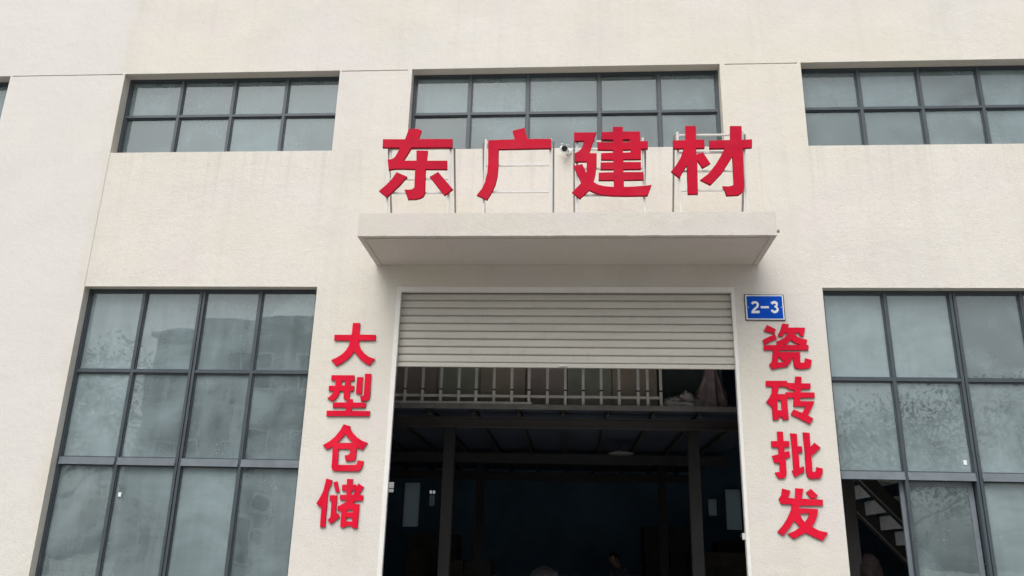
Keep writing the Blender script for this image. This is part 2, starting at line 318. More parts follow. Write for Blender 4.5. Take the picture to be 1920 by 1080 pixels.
GLYPHS={
'dong':[[[(-1.932,6.42),(-1.823,6.422),(-1.776,6.392),(-1.806,6.284),(-1.401,6.279),(-1.395,6.164),(-1.882,6.17),(-1.919,6.094),(-1.966,6.002),(-1.815,6.001),(-1.823,6.132),(-1.687,6.13),(-1.69,5.999),(-1.45,5.997),(-1.445,5.883),(-1.699,5.886),(-1.689,5.584),(-1.703,5.545),(-1.737,5.519),(-1.794,5.504),(-1.884,5.504),(-1.904,5.557),(-1.934,5.631),(-1.879,5.628),(-1.838,5.636),(-1.819,5.658),(-1.824,5.887),(-1.97,5.893),(-2.065,5.894),(-2.135,5.88),(-2.16,6.019),(-2.111,6.023),(-2.075,6.05),(-2.055,6.09),(-2.022,6.171),(-2.231,6.174),(-2.234,6.287),(-1.969,6.283)]],[[(-2.039,5.855),(-1.913,5.795),(-1.988,5.688),(-2.07,5.6),(-2.136,5.533),(-2.233,5.612),(-2.155,5.689),(-2.097,5.757)]],[[(-1.55,5.852),(-1.365,5.629),(-1.46,5.549),(-1.647,5.789)]]],
'guang':[[[(-0.695,6.378),(-0.553,6.417),(-0.514,6.268),(-0.236,6.267),(-0.235,6.142),(-0.849,6.135),(-0.845,5.928),(-0.852,5.792),(-0.872,5.69),(-0.91,5.59),(-0.964,5.492),(-1.087,5.552),(-1.03,5.635),(-0.997,5.719),(-0.975,5.838),(-0.969,5.963),(-0.977,6.258),(-0.663,6.266)]]],
'jian':[[[(0.028,6.348),(0.29,6.345),(0.248,6.203),(0.208,6.077),(0.293,6.074),(0.289,5.906),(0.276,5.804),(0.253,5.709),(0.305,5.676),(0.376,5.656),(0.482,5.646),(0.483,5.727),(0.311,5.728),(0.312,5.827),(0.482,5.831),(0.483,5.863),(0.334,5.865),(0.335,5.956),(0.481,5.958),(0.481,5.987),(0.341,5.988),(0.341,6.076),(0.477,6.08),(0.478,6.112),(0.301,6.116),(0.302,6.214),(0.479,6.214),(0.48,6.246),(0.346,6.25),(0.347,6.347),(0.481,6.351),(0.482,6.415),(0.599,6.413),(0.597,6.353),(0.795,6.35),(0.797,6.225),(0.883,6.224),(0.881,6.125),(0.801,6.122),(0.798,5.991),(0.598,5.99),(0.598,5.959),(0.797,5.957),(0.795,5.864),(0.596,5.862),(0.595,5.832),(0.823,5.83),(0.82,5.73),(0.599,5.728),(0.597,5.646),(0.698,5.648),(0.818,5.657),(0.911,5.668),(0.863,5.533),(0.635,5.529),(0.455,5.534),(0.335,5.548),(0.264,5.573),(0.204,5.606),(0.098,5.5),(0.007,5.581),(0.083,5.666),(0.111,5.699),(0.083,5.772),(0.022,5.914),(0.124,5.938),(0.171,5.828),(0.177,5.966),(0.037,5.967),(0.037,6.077),(0.093,6.107),(0.124,6.158),(0.147,6.233),(0.029,6.235)],[(0.596,6.247),(0.675,6.25),(0.674,6.215),(0.595,6.213)],[(0.593,6.111),(0.682,6.115),(0.681,6.083),(0.593,6.079)]]],
'cai':[[[(1.318,6.415),(1.44,6.413),(1.434,6.237),(1.528,6.236),(1.526,6.125),(1.429,6.123),(1.432,6.047),(1.506,6.074),(1.582,5.929),(1.491,5.872),(1.436,5.968),(1.425,5.549),(1.311,5.547),(1.315,5.902),(1.275,5.84),(1.226,5.752),(1.134,5.833),(1.198,5.92),(1.246,6.004),(1.286,6.122),(1.17,6.121),(1.169,6.229),(1.313,6.231)]],[[(1.831,6.408),(1.962,6.406),(1.951,6.229),(2.069,6.233),(2.062,6.127),(1.957,6.117),(1.944,5.624),(1.926,5.575),(1.874,5.532),(1.741,5.527),(1.725,5.593),(1.703,5.646),(1.772,5.642),(1.812,5.653),(1.828,5.669),(1.833,6.014),(1.778,5.925),(1.702,5.803),(1.57,5.66),(1.457,5.725),(1.553,5.804),(1.638,5.915),(1.693,6.005),(1.749,6.119),(1.58,6.117),(1.583,6.224),(1.82,6.228)]]],
'da':[[[(-2.634,4.252),(-2.545,4.252),(-2.544,4.176),(-2.544,4.106),(-2.341,4.107),(-2.339,4.036),(-2.542,4.032),(-2.536,3.987),(-2.511,3.932),(-2.464,3.878),(-2.407,3.836),(-2.325,3.808),(-2.355,3.774),(-2.384,3.729),(-2.442,3.755),(-2.5,3.799),(-2.546,3.847),(-2.589,3.898),(-2.617,3.847),(-2.667,3.798),(-2.723,3.753),(-2.788,3.719),(-2.858,3.792),(-2.795,3.821),(-2.733,3.864),(-2.684,3.919),(-2.658,3.974),(-2.647,4.032),(-2.843,4.032),(-2.848,4.104),(-2.635,4.105)]]],
'xing':[[[(-2.837,3.608),(-2.56,3.61),(-2.555,3.547),(-2.599,3.542),(-2.598,3.484),(-2.552,3.484),(-2.553,3.421),(-2.596,3.419),(-2.598,3.326),(-2.557,3.325),(-2.553,3.285),(-2.395,3.286),(-2.394,3.227),(-2.557,3.223),(-2.557,3.187),(-2.34,3.187),(-2.341,3.126),(-2.853,3.121),(-2.854,3.186),(-2.629,3.187),(-2.627,3.224),(-2.787,3.222),(-2.79,3.282),(-2.627,3.285),(-2.627,3.32),(-2.666,3.325),(-2.669,3.419),(-2.718,3.418),(-2.729,3.371),(-2.755,3.33),(-2.796,3.294),(-2.864,3.332),(-2.828,3.358),(-2.802,3.394),(-2.795,3.418),(-2.853,3.42),(-2.855,3.482),(-2.78,3.482),(-2.783,3.545),(-2.835,3.547)],[(-2.707,3.541),(-2.667,3.542),(-2.665,3.487),(-2.707,3.486)]],[[(-2.526,3.589),(-2.456,3.588),(-2.454,3.439),(-2.455,3.38),(-2.524,3.391),(-2.526,3.485)]],[[(-2.434,3.631),(-2.36,3.63),(-2.353,3.352),(-2.363,3.323),(-2.388,3.305),(-2.458,3.301),(-2.471,3.362),(-2.445,3.363),(-2.431,3.375),(-2.43,3.427)]]],
'cang':[[[(-2.638,3.029),(-2.556,3.007),(-2.557,2.981),(-2.525,2.936),(-2.468,2.88),(-2.407,2.844),(-2.339,2.819),(-2.39,2.737),(-2.459,2.762),(-2.46,2.65),(-2.472,2.613),(-2.577,2.606),(-2.596,2.672),(-2.566,2.677),(-2.544,2.687),(-2.537,2.704),(-2.536,2.743),(-2.671,2.744),(-2.666,2.563),(-2.459,2.567),(-2.444,2.589),(-2.44,2.619),(-2.368,2.611),(-2.373,2.567),(-2.39,2.523),(-2.419,2.495),(-2.694,2.493),(-2.723,2.503),(-2.738,2.539),(-2.739,2.639),(-2.744,2.771),(-2.809,2.734),(-2.863,2.784),(-2.789,2.83),(-2.73,2.882),(-2.678,2.951)],[(-2.608,2.918),(-2.578,2.878),(-2.512,2.816),(-2.697,2.813),(-2.647,2.866)]]],
'chu':[[[(-2.785,2.41),(-2.713,2.39),(-2.724,2.339),(-2.745,2.284),(-2.752,2.213),(-2.748,2.083),(-2.749,1.997),(-2.746,1.877),(-2.807,1.874),(-2.812,2.093),(-2.838,2.098),(-2.874,2.132),(-2.837,2.201),(-2.809,2.267),(-2.796,2.338)]],[[(-2.699,2.368),(-2.654,2.379),(-2.617,2.262),(-2.662,2.256)]],[[(-2.728,2.224),(-2.642,2.226),(-2.639,2.129),(-2.639,2.032),(-2.607,2.022),(-2.591,1.99),(-2.631,1.952),(-2.687,1.908),(-2.727,1.955),(-2.699,1.982),(-2.702,2.165),(-2.725,2.165)]],[[(-2.545,2.409),(-2.476,2.407),(-2.477,2.347),(-2.434,2.347),(-2.424,2.326),(-2.409,2.362),(-2.344,2.322),(-2.371,2.275),(-2.39,2.232),(-2.342,2.231),(-2.343,2.172),(-2.427,2.168),(-2.456,2.138),(-2.376,2.131),(-2.378,2.016),(-2.378,1.867),(-2.438,1.873),(-2.442,1.895),(-2.518,1.894),(-2.52,1.872),(-2.577,1.881),(-2.578,2.044),(-2.605,2.062),(-2.624,2.059),(-2.627,2.105),(-2.585,2.124),(-2.536,2.152),(-2.515,2.169),(-2.607,2.178),(-2.61,2.23),(-2.538,2.231),(-2.539,2.277),(-2.593,2.282),(-2.596,2.343),(-2.542,2.345)],[(-2.477,2.281),(-2.437,2.283),(-2.459,2.235),(-2.475,2.231)],[(-2.515,2.069),(-2.447,2.068),(-2.448,2.044),(-2.518,2.04)],[(-2.516,1.986),(-2.448,1.985),(-2.446,1.942),(-2.515,1.944)]]],
'ci':[[[(2.28,4.255),(2.379,4.202),(2.354,4.145),(2.238,4.18)]],[[(2.365,4.145),(2.383,4.086),(2.305,4.053),(2.23,4.018),(2.217,4.073),(2.286,4.109)]],[[(2.456,4.271),(2.531,4.265),(2.52,4.223),(2.713,4.224),(2.685,4.115),(2.641,4.129),(2.649,4.159),(2.585,4.157),(2.591,4.138),(2.623,4.111),(2.671,4.091),(2.726,4.08),(2.707,4.018),(2.735,4.015),(2.727,3.954),(2.398,3.95),(2.394,3.931),(2.63,3.933),(2.625,3.808),(2.665,3.808),(2.677,3.828),(2.683,3.86),(2.755,3.841),(2.738,3.765),(2.714,3.742),(2.63,3.73),(2.576,3.735),(2.552,3.752),(2.547,3.781),(2.549,3.856),(2.541,3.859),(2.525,3.845),(2.518,3.81),(2.487,3.786),(2.481,3.76),(2.394,3.745),(2.298,3.724),(2.272,3.784),(2.304,3.814),(2.326,3.951),(2.222,3.95),(2.225,4.012),(2.372,4.014),(2.375,4.057),(2.413,4.069),(2.459,4.096),(2.49,4.125),(2.504,4.161),(2.478,4.155),(2.456,4.131),(2.441,4.11),(2.391,4.122),(2.427,4.19)],[(2.536,4.073),(2.567,4.046),(2.637,4.017),(2.464,4.015),(2.5,4.037)],[(2.377,3.861),(2.4,3.867),(2.406,3.838),(2.449,3.821),(2.426,3.81),(2.371,3.806)]]],
'zhuan':[[[(2.22,3.591),(2.457,3.594),(2.46,3.571),(2.543,3.569),(2.554,3.646),(2.625,3.641),(2.614,3.567),(2.718,3.566),(2.71,3.502),(2.606,3.498),(2.597,3.463),(2.752,3.463),(2.75,3.403),(2.589,3.398),(2.584,3.363),(2.741,3.362),(2.717,3.306),(2.68,3.244),(2.657,3.199),(2.714,3.169),(2.67,3.102),(2.574,3.153),(2.47,3.208),(2.505,3.267),(2.597,3.229),(2.625,3.271),(2.636,3.302),(2.505,3.3),(2.518,3.399),(2.444,3.395),(2.443,3.28),(2.444,3.155),(2.373,3.145),(2.373,3.179),(2.335,3.181),(2.33,3.145),(2.267,3.143),(2.267,3.297),(2.249,3.305),(2.205,3.344),(2.244,3.395),(2.275,3.447),(2.286,3.526),(2.216,3.528)],[(2.361,3.524),(2.451,3.522),(2.463,3.495),(2.531,3.486),(2.532,3.464),(2.433,3.461),(2.428,3.44),(2.343,3.439)],[(2.332,3.365),(2.374,3.369),(2.373,3.257),(2.33,3.255)]]],
'pi':[[[(2.303,3.015),(2.368,3.016),(2.366,2.912),(2.43,2.91),(2.424,2.845),(2.369,2.841),(2.37,2.792),(2.422,2.802),(2.425,2.739),(2.374,2.717),(2.374,2.567),(2.366,2.53),(2.345,2.503),(2.279,2.499),(2.246,2.565),(2.3,2.571),(2.304,2.668),(2.248,2.667),(2.227,2.744),(2.301,2.764),(2.304,2.838),(2.229,2.839),(2.23,2.907),(2.301,2.911)]],[[(2.445,2.998),(2.519,2.994),(2.516,2.855),(2.563,2.855),(2.563,2.788),(2.52,2.784),(2.52,2.62),(2.566,2.64),(2.566,2.576),(2.469,2.521),(2.457,2.515),(2.431,2.584),(2.449,2.595),(2.452,2.772),(2.45,2.881)]],[[(2.584,3.011),(2.659,3.007),(2.655,2.846),(2.701,2.898),(2.766,2.845),(2.71,2.793),(2.656,2.749),(2.657,2.668),(2.654,2.588),(2.665,2.577),(2.683,2.58),(2.696,2.602),(2.699,2.631),(2.769,2.617),(2.759,2.558),(2.727,2.507),(2.616,2.502),(2.592,2.528),(2.583,2.581),(2.588,2.775)]]],
'fa':[[[(2.313,2.393),(2.398,2.372),(2.372,2.296),(2.442,2.289),(2.455,2.4),(2.539,2.395),(2.514,2.289),(2.612,2.285),(2.649,2.286),(2.739,2.282),(2.733,2.219),(2.482,2.212),(2.476,2.189),(2.678,2.182),(2.667,2.122),(2.638,2.053),(2.596,1.996),(2.669,1.958),(2.762,1.938),(2.7,1.853),(2.634,1.876),(2.524,1.93),(2.465,1.901),(2.396,1.863),(2.334,1.915),(2.411,1.947),(2.472,1.988),(2.435,2.032),(2.408,2.054),(2.375,1.997),(2.287,1.894),(2.226,1.932),(2.295,2.007),(2.347,2.081),(2.388,2.162),(2.405,2.225),(2.286,2.226),(2.268,2.28),(2.299,2.321)],[(2.481,2.13),(2.582,2.134),(2.566,2.092),(2.528,2.04),(2.502,2.073)]],[[(2.621,2.395),(2.691,2.325),(2.656,2.293),(2.607,2.295),(2.566,2.355)]]],
'digits':[[[(2.112,4.52),(2.133,4.539),(2.166,4.544),(2.193,4.533),(2.205,4.505),(2.197,4.471),(2.171,4.446),(2.144,4.426),(2.208,4.427),(2.204,4.396),(2.11,4.395),(2.116,4.428),(2.144,4.458),(2.174,4.484),(2.179,4.505),(2.168,4.516),(2.148,4.514),(2.129,4.501)]],[[(2.222,4.482),(2.315,4.482),(2.319,4.457),(2.224,4.455)]],[[(2.338,4.525),(2.361,4.542),(2.386,4.548),(2.409,4.54),(2.424,4.519),(2.419,4.489),(2.412,4.478),(2.427,4.455),(2.427,4.43),(2.409,4.404),(2.382,4.394),(2.355,4.402),(2.333,4.429),(2.352,4.444),(2.369,4.429),(2.389,4.427),(2.401,4.438),(2.401,4.455),(2.38,4.468),(2.381,4.487),(2.398,4.495),(2.397,4.51),(2.379,4.514),(2.356,4.502)]]],
}
# ------------------------------------------------------------------ the ground
g = MB().poly([(-250,-250,0),(250,-250,0),(250,250,0),(-250,250,0)]); structure(g.build('ground', MT['concrete']))
f = MB().poly([(-8.0,.26,.02),(8.0,.26,.02),(8.0,14.0,.02),(-8.0,14.0,.02)]); structure(f.build('floor', MT['floor']))

# ------------------------------------------------------------------ the warehouse
bld = thing('warehouse_building', 'cream stuccoed warehouse front with gridded dark windows and an open roller door', 'building', (0,0,0))
TH = .26
# facade cut on a grid: holes, shallow infill panels and thin joint grooves are real recesses
wins_lo = [(-6.11,-3.125), (2.957,5.945)]; wins_up = [(-10.76,-7.77), (-6.12,-3.115), (-2.13,1.925), (2.957,5.95)]
SILL, LTOP, USILL, UTOP = .9, 4.72, 6.59, 7.79
holes = [(a,b,SILL,LTOP) for a,b in wins_lo+[(-10.76,-7.77)]] + [(a,b,USILL,UTOP) for a,b in wins_up] + [(-2.125,1.932,-.2,4.72)]
grooves = [(-7.74,-6.15,7.778,7.793), (-3.09,-2.19,7.770,7.785), (1.99,2.915,7.775,7.790)]
infill = [(-6.12,-3.115,LTOP+.001,USILL), (2.957,5.95,LTOP+.001,USILL)]
xs = sorted({-13.0, 12.0, *[v for h in holes+grooves+infill for v in h[:2]]}); zs = sorted({-.2, 11.0, *[v for h in holes+grooves+infill for v in h[2:]]})
def depth_at(x, z):
    for a,b,c,d in holes:
        if a < x < b and c < z < d: return None
    for a,b,c,d in grooves:
        if a < x < b and c < z < d: return .022
    for a,b,c,d in infill:
        if a < x < b and c < z < d: return .006
    return 0.0
def pieces(seq, step=.6):                      # finer cells so that the stucco shades evenly
    return seq
bm = bmesh.new(); vc = {}
def V(x,y,z):
    k = (round(x,4), round(y,4), round(z,4))
    if k not in vc: vc[k] = bm.verts.new(k)
    return vc[k]
def Q(*p):
    try: bm.faces.new([V(*q) for q in p])
    except ValueError: pass
nx, nz = len(xs)-1, len(zs)-1
D = [[depth_at((xs[i]+xs[i+1])/2, (zs[j]+zs[j+1])/2) for j in range(nz)] for i in range(nx)]
for i in range(nx):
    for j in range(nz):
        x0,x1,z0,z1 = xs[i],xs[i+1],zs[j],zs[j+1]; d = D[i][j]
        if d is not None:
            Q((x0,d,z0),(x1,d,z0),(x1,d,z1),(x0,d,z1)); Q((x0,TH,z0),(x0,TH,z1),(x1,TH,z1),(x1,TH,z0))
        dd = TH if d is None else d
        if i+1 < nx:
            e = TH if D[i+1][j] is None else D[i+1][j]
            if e > dd: Q((x1,dd,z0),(x1,e,z0),(x1,e,z1),(x1,dd,z1))
            elif e < dd: Q((x1,e,z0),(x1,e,z1),(x1,dd,z1),(x1,dd,z0))
        if j+1 < nz:
            e = TH if D[i][j+1] is None else D[i][j+1]
            if e > dd: Q((x0,dd,z1),(x1,dd,z1),(x1,e,z1),(x0,e,z1))
            elif e < dd: Q((x0,e,z1),(x0,dd,z1),(x1,dd,z1),(x1,e,z1))
me = bpy.data.meshes.new('facade_wall'); bm.to_mesh(me); bm.free()
obj('facade_wall', me, MT['stucco'], bld)

# pale liner plates round the doorway
for xa in ((-2.1245,-2.071), (1.894,1.9315)): MB().box(xa[0],xa[1],-.008,.045,.0,4.6575).build('door_jamb', MT['jamb'], bld)
MB().box(-2.1245,1.9315,-.008,.045,4.658,4.7195).build('door_head', MT['jamb'], bld)
# canopy slab over the door, its edges worn
cb = MB().box(-2.411,2.236,-.955,-.002,5.002,5.288)
bmesh.ops.bevel(cb.bm, geom=[e for e in cb.bm.edges], offset=.006, segments=2, affect='EDGES')
for kx in range(1, 90):
    xx_ = -2.411+4.647*kx/90
    bmesh.ops.bisect_plane(cb.bm, geom=cb.bm.verts[:]+cb.bm.edges[:]+cb.bm.faces[:], plane_co=(xx_,0,0), plane_no=(1,0,0))
for v in cb.bm.verts:
    if v.co.y < -.5:
        q_ = Vector((v.co.x*5, 0, round(v.co.z*3)*7.)); v.co.z += .0028*noise.noise(q_)+.0018*noise.noise(q_*4.3); v.co.y += .0025*noise.noise(q_*1.7+Vector((9,0,0)))
canopy = cb.build('canopy', MT['canopy'], bld)
dm = MB().box(-2.34,2.165,-.905,-.893,4.990,5.0025); dm.build('drip_strip', MT['canopy'], canopy)
for xx in (-2.352, 2.165): MB().box(xx,xx+.012,-.905,-.004,4.990,5.0025).build('drip_strip', MT['canopy'], canopy)
# rest of the shell
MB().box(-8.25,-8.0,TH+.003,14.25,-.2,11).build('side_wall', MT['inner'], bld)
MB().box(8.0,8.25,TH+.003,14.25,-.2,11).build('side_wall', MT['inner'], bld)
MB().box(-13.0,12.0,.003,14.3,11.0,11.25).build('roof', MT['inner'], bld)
# back wall with its small openings (x0,x1,z0,z1)
bo = [(-5.45,-4.94,3.24,3.57), (-3.97,-3.76,2.89,3.36), (-4.68,-4.19,2.32,3.57), (3.71,3.99,2.79,3.285), (4.18,4.64,2.43,3.55)]
bx = sorted({-8.0,8.0,*[v for o in bo for v in o[:2]]}); bz = sorted({-.2,11.0,*[v for o in bo for v in o[2:]]})
w = MB(); bv = {}
def bw(x, y, z):
    k = (x, y, z)
    if k not in bv: bv[k] = w.bm.verts.new(k)
    return bv[k]
solid = [[not any(a < (bx[i]+bx[i+1])/2 < b and c < (bz[j]+bz[j+1])/2 < d for a,b,c,d in bo) for j in range(len(bz)-1)] for i in range(len(bx)-1)]
for i in range(len(bx)-1):
    for j in range(len(bz)-1):
        x0,x1,z0,z1 = bx[i],bx[i+1],bz[j],bz[j+1]
        if solid[i][j]:
            for y in (14.0, 14.2): w.bm.faces.new([bw(x0,y,z0),bw(x1,y,z0),bw(x1,y,z1),bw(x0,y,z1)])
        if i+2 < len(bx) and solid[i][j] != solid[i+1][j]: w.bm.faces.new([bw(x1,14.0,z0),bw(x1,14.2,z0),bw(x1,14.2,z1),bw(x1,14.0,z1)])
        if j+2 < len(bz) and solid[i][j] != solid[i][j+1]: w.bm.faces.new([bw(x0,14.0,z1),bw(x1,14.0,z1),bw(x1,14.2,z1),bw(x0,14.2,z1)])
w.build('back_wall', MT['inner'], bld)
for k, (a,b,c,d) in enumerate(bo):
    fr = MB()
    fr.box(a,a+.025,14.05,14.1,c,d).box(b-.025,b,14.05,14.1,c,d).box(a+.025,b-.025,14.05,14.1,c,c+.025).box(a+.025,b-.025,14.05,14.1,d-.025,d)
    if k == 1: fr.box(a+.025,b-.025,14.05,14.1,3.225,3.25); fr.box((a+b)/2-.008,(a+b)/2+.008,14.05,14.1,3.25,d-.025)
    if k == 0: fr.box(a+.025,b-.025,14.05,14.1,3.36,3.38); fr.box(-5.19,-5.175,14.05,14.1,3.38,d-.025)
    rw = fr.build('back_window', MT['frame'], bld)
    if k == 0: continue
    p = MB().box(a+.02,b-.02,14.07,14.076,c+.02,(3.235 if k == 1 else d-.02)); p.build('pane', MT['frosted'], rw)

# ------------------------------------------------------------------ front windows
random.seed(7)
def pane(win, x0,x1,z0,z1,y,mt):
    b = MB().box(-(x1-x0)/2,(x1-x0)/2,-.003,.003,-(z1-z0)/2,(z1-z0)/2)
    p = b.build('pane', mt, win, loc=((x0+x1)/2,y,(z0+z1)/2))
    p.rotation_euler = (RAD(random.uniform(-.35,.35)), 0, RAD(random.uniform(-.4,.4)))
    return p
def window(x0,x1,z0,z1,cols,rows,mt,thick_col=None,thick_row=None,skip=(),bot=None,rec=.115):
    """frame of flat steel bars in the opening; cols/rows are the inner bar centres"""
    y0,y1 = rec,rec+.06; F = .035
    m = MB().box(x0,x0+F,y0,y1,z0,z1).box(x1-F,x1,y0,y1,z0,z1).box(x0+F,x1-F,y0+.002,y1,z1-F,z1).box(x0+F,x1-F,y0+.002,y1,z0,z0+F)
    win = m.build('window', MT['frame'], bld, bevel=.002)
    cw = [(c, .075 if c == thick_col else .036) for c in cols]
    edges_x = [x0+F]+[v for c,w_ in cw for v in (c-w_/2, c+w_/2)]+[x1-F]
    rw = [(r, .085 if r == thick_row else .034) for r in sorted(rows)]
    edges_z = [z0+F]+[v for r,w_ in rw for v in (r-w_/2, r+w_/2)]+[z1-F]
    for c,w_ in cw:
        thick = w_ > .05
        m = MB()
        if thick:
            m.box(c-w_/2,c-.006,y0-.012,y1-.003,z0+F,z1-F); m.box(c+.006,c+w_/2,y0-.012,y1-.003,z0+F,z1-F); m.box(c-.006,c+.006,y0+.008,y1-.01,z0+F,z1-F)
        else: m.box(c-w_/2,c+w_/2,y0-.004,y1-.003,z0+F if bot is None else bot,z1-F)
        m.build('mullion', MT['frame'], win, bevel=0)
    for r,w_ in rw:
        thick = w_ > .05
        for k in range(0, len(edges_x), 2):
            a,b = edges_x[k],edges_x[k+1]
            m = MB().box(a,b,y0-(.018 if thick else .006),y1-.006,r-w_/2,r+w_/2)
            if thick: m.box(a,b,y0-.030,y0-.018,r-w_/2,r-w_/2+.03)
            m.build('transom', MT['frame_light'] if thick else MT['frame'], win)
    for i in range(0, len(edges_x), 2):
        for j in range(0, len(edges_z), 2):
            if (i//2, j//2) in skip: continue
            a,b,c,d = edges_x[i],edges_x[i+1],edges_z[j],edges_z[j+1]
            bead = MB(); t = .014
            e_ = .0015
            bead.box(a-e_,b+e_,y0+.012,y0+.03,d-t,d+e_).box(a-e_,b+e_,y0+.012,y0+.03,c-e_,c+t).box(a-e_,a+t,y0+.0125,y0+.0295,c+t,d-t).box(b-t,b+e_,y0+.0125,y0+.0295,c+t,d-t)
            bead.build('glazing_bead', MT['frame'], win)
            pane(win, a-.002,b+.002,c-.002,d+.002,rec+.0365,mt)
    return win
wl = window(-6.11,-3.125,SILL,LTOP,(-5.372,-4.613,-3.87),(3.664,2.575),MT['glass_left'],-4.613,2.575)
wr = window(2.957,5.945,SILL,LTOP,(3.700,4.474,5.252),(3.648,2.563),MT['glass_right'],4.474,2.563,skip=((0,0),(1,0)))
window(-10.76,-7.77,SILL,LTOP,(-10.02,-9.26,-8.52),(3.664,2.575),MT['glass_left'],-9.26,2.575)
window(-10.76,-7.77,USILL,UTOP,(-10.0,-9.26,-8.51),(7.195,),MT['glass'],rec=.148)
window(-6.12,-3.115,USILL,UTOP,(-5.350,-4.608,-3.878),(7.205,),MT['glass'],rec=.148)
window(-2.13,1.925,USILL,UTOP,(-1.355,-.580,.366,1.148),(7.185,),MT['glass'],rec=.148)
window(2.957,5.95,USILL,UTOP,(3.715,4.473,5.222),(7.191,),MT['glass'],rec=.148)
# the sliding sash of the right window, its neighbour pane left open
sx0,sx1,sz1 = 3.640,4.428,2.515
s = MB(); S = .055
s.box(sx0,sx0+S,.178,.210,SILL+.036,sz1).box(sx1-S,sx1,.178,.210,SILL+.036,sz1).box(sx0+S,sx1-S,.178,.210,sz1-S,sz1).box(sx0+S,sx1-S,.178,.210,SILL+.036,SILL+.036+S)
s.build('sash_frame', MT['frame_light'], wr, bevel=.002)
pane(wr, sx0+S-.005,sx1-S+.005,SILL+.09,sz1-S+.005,.194,MT['glass_right'])
# small paper labels stuck on panes
for (x,z) in ((-5.30,2.17),(4.35,2.70)):
    MB().box(x,x+.035,.142,.1455,z,z+.05).build('paper_label', MT['white'], wl if x < 0 else wr)

# ------------------------------------------------------------------ roller shutter, part of the door
shut = thing('roller_shutter', 'cream ribbed roller shutter rolled partly up over the dark doorway', 'shutter', (-.0965,.068,3.741))
X0, X1 = -2.112+.0965, 1.919+.0965
ph = .0968; prof = [(.0,.024),(.007,.024),(.010,.004),(.020,.0),(.076,.0),(.0855,.004),(.0900,.011),(.0910,.024),(ph,.024)]
m = MB(); rows_ = [[m.bm.verts.new((x, y, z)) for z,y in prof] for x in (X0, X1)]
for k in range(len(prof)-1): m.bm.faces.new((rows_[0][k], rows_[1][k], rows_[1][k+1], rows_[0][k+1]))
back = [[m.bm.verts.new((x, .032, z)) for z in (0, ph)] for x in (X0, X1)]
m.bm.faces.new((back[0][0], back[0][1], back[1][1], back[1][0]))
slat = m.mesh('slat')
for k in range(10): obj('slat', slat, MT['shutter'], shut, (0,random.uniform(-.0015,.0015),.052+k*ph))
b = MB().box(X0,X1,-.006,.03,-.0,.0505); b.build('bottom_bar', MT['shutter'], shut, bevel=.004)
MB().box(-.05,.05,-.020,-.0065,.012,.034).build('lock_tab', MT['alu'], shut, bevel=.003)
for xa in ((-2.1185+.0965, X0-.001), (X1+.001, 1.9255+.0965)):
    MB().box(xa[0],xa[1],-.02,.06,-3.738,.955).build('guide_rail', MT['jamb'], shut, bevel=.002)
MB().box(-2.012,2.012,.04,.06,.9,.945).build('head_box', MT['dark_steel'], shut)
h = thing('door_hasp', 'small steel hasp fixed to the white right door jamb', 'hasp', (1.884,.02,1.88))
MB().box(-.026,.0095,-.012,.012,-.035,.035).build('plate', MT['alu'], h, bevel=.003)
MB().tube([(-.03,-.015,.02),(-.05,-.03,0),(-.03,-.015,-.02)],.006,8).build('hook', MT['dark_steel'], h)
t = thing('drain_pipe_stub', 'short dark pipe stub poking from the right end of the canopy', 'pipe stub', (2.236,-.90,5.075))
MB().tube([(-.01,0,0),(.03,0,0)],.016,12).build('pipe', MT['brace'], t); MB().tube([(.03,0,0),(.036,0,0)],.02,12).build('collar', MT['black'], t)

# ------------------------------------------------------------------ lettering (metres on the facade, x and z)
def glyph(contours, org, yfront, depth, bev):
    cu = bpy.data.curves.new('glyph', 'CURVE'); cu.dimensions = '2D'; cu.fill_mode = 'BOTH'
    for c in contours:
        sp_ = cu.splines.new('POLY'); sp_.points.add(len(c)-1)
        for q, (x, z) in zip(sp_.points, c): q.co = (x-org[0], z-org[2], 0, 1)
        sp_.use_cyclic_u = True
    cu.extrude = depth/2-bev; cu.bevel_depth = bev; cu.bevel_resolution = 1; cu.offset = -bev
    o = bpy.data.objects.new('glyph', cu); C.objects.link(o)
    bpy.context.view_layer.update()
    me = bpy.data.meshes.new_from_object(o.evaluated_get(bpy.context.evaluated_depsgraph_get()))
    bpy.data.objects.remove(o); bpy.data.curves.remove(cu)
    for v in me.vertices:
        x,y,z = v.co; v.co = (x, yfront+depth/2-org[1]-z, y)
    me.materials.clear()
    return me
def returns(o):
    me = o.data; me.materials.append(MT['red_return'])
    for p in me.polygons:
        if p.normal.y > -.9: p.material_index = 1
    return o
tops = [('dong', '东', 'first from the left', -2.136,-1.42, (6.178,5.782,5.605)), ('guang', '广', 'second from the left', -1.007,-.245, (6.25,5.95,5.61)),
        ('jian', '建', 'third from the left', .065,.827, (6.25,5.90,5.56)), ('cai', '材', 'last on the right', 1.229,1.971, (6.319,6.092,5.855,5.615))]
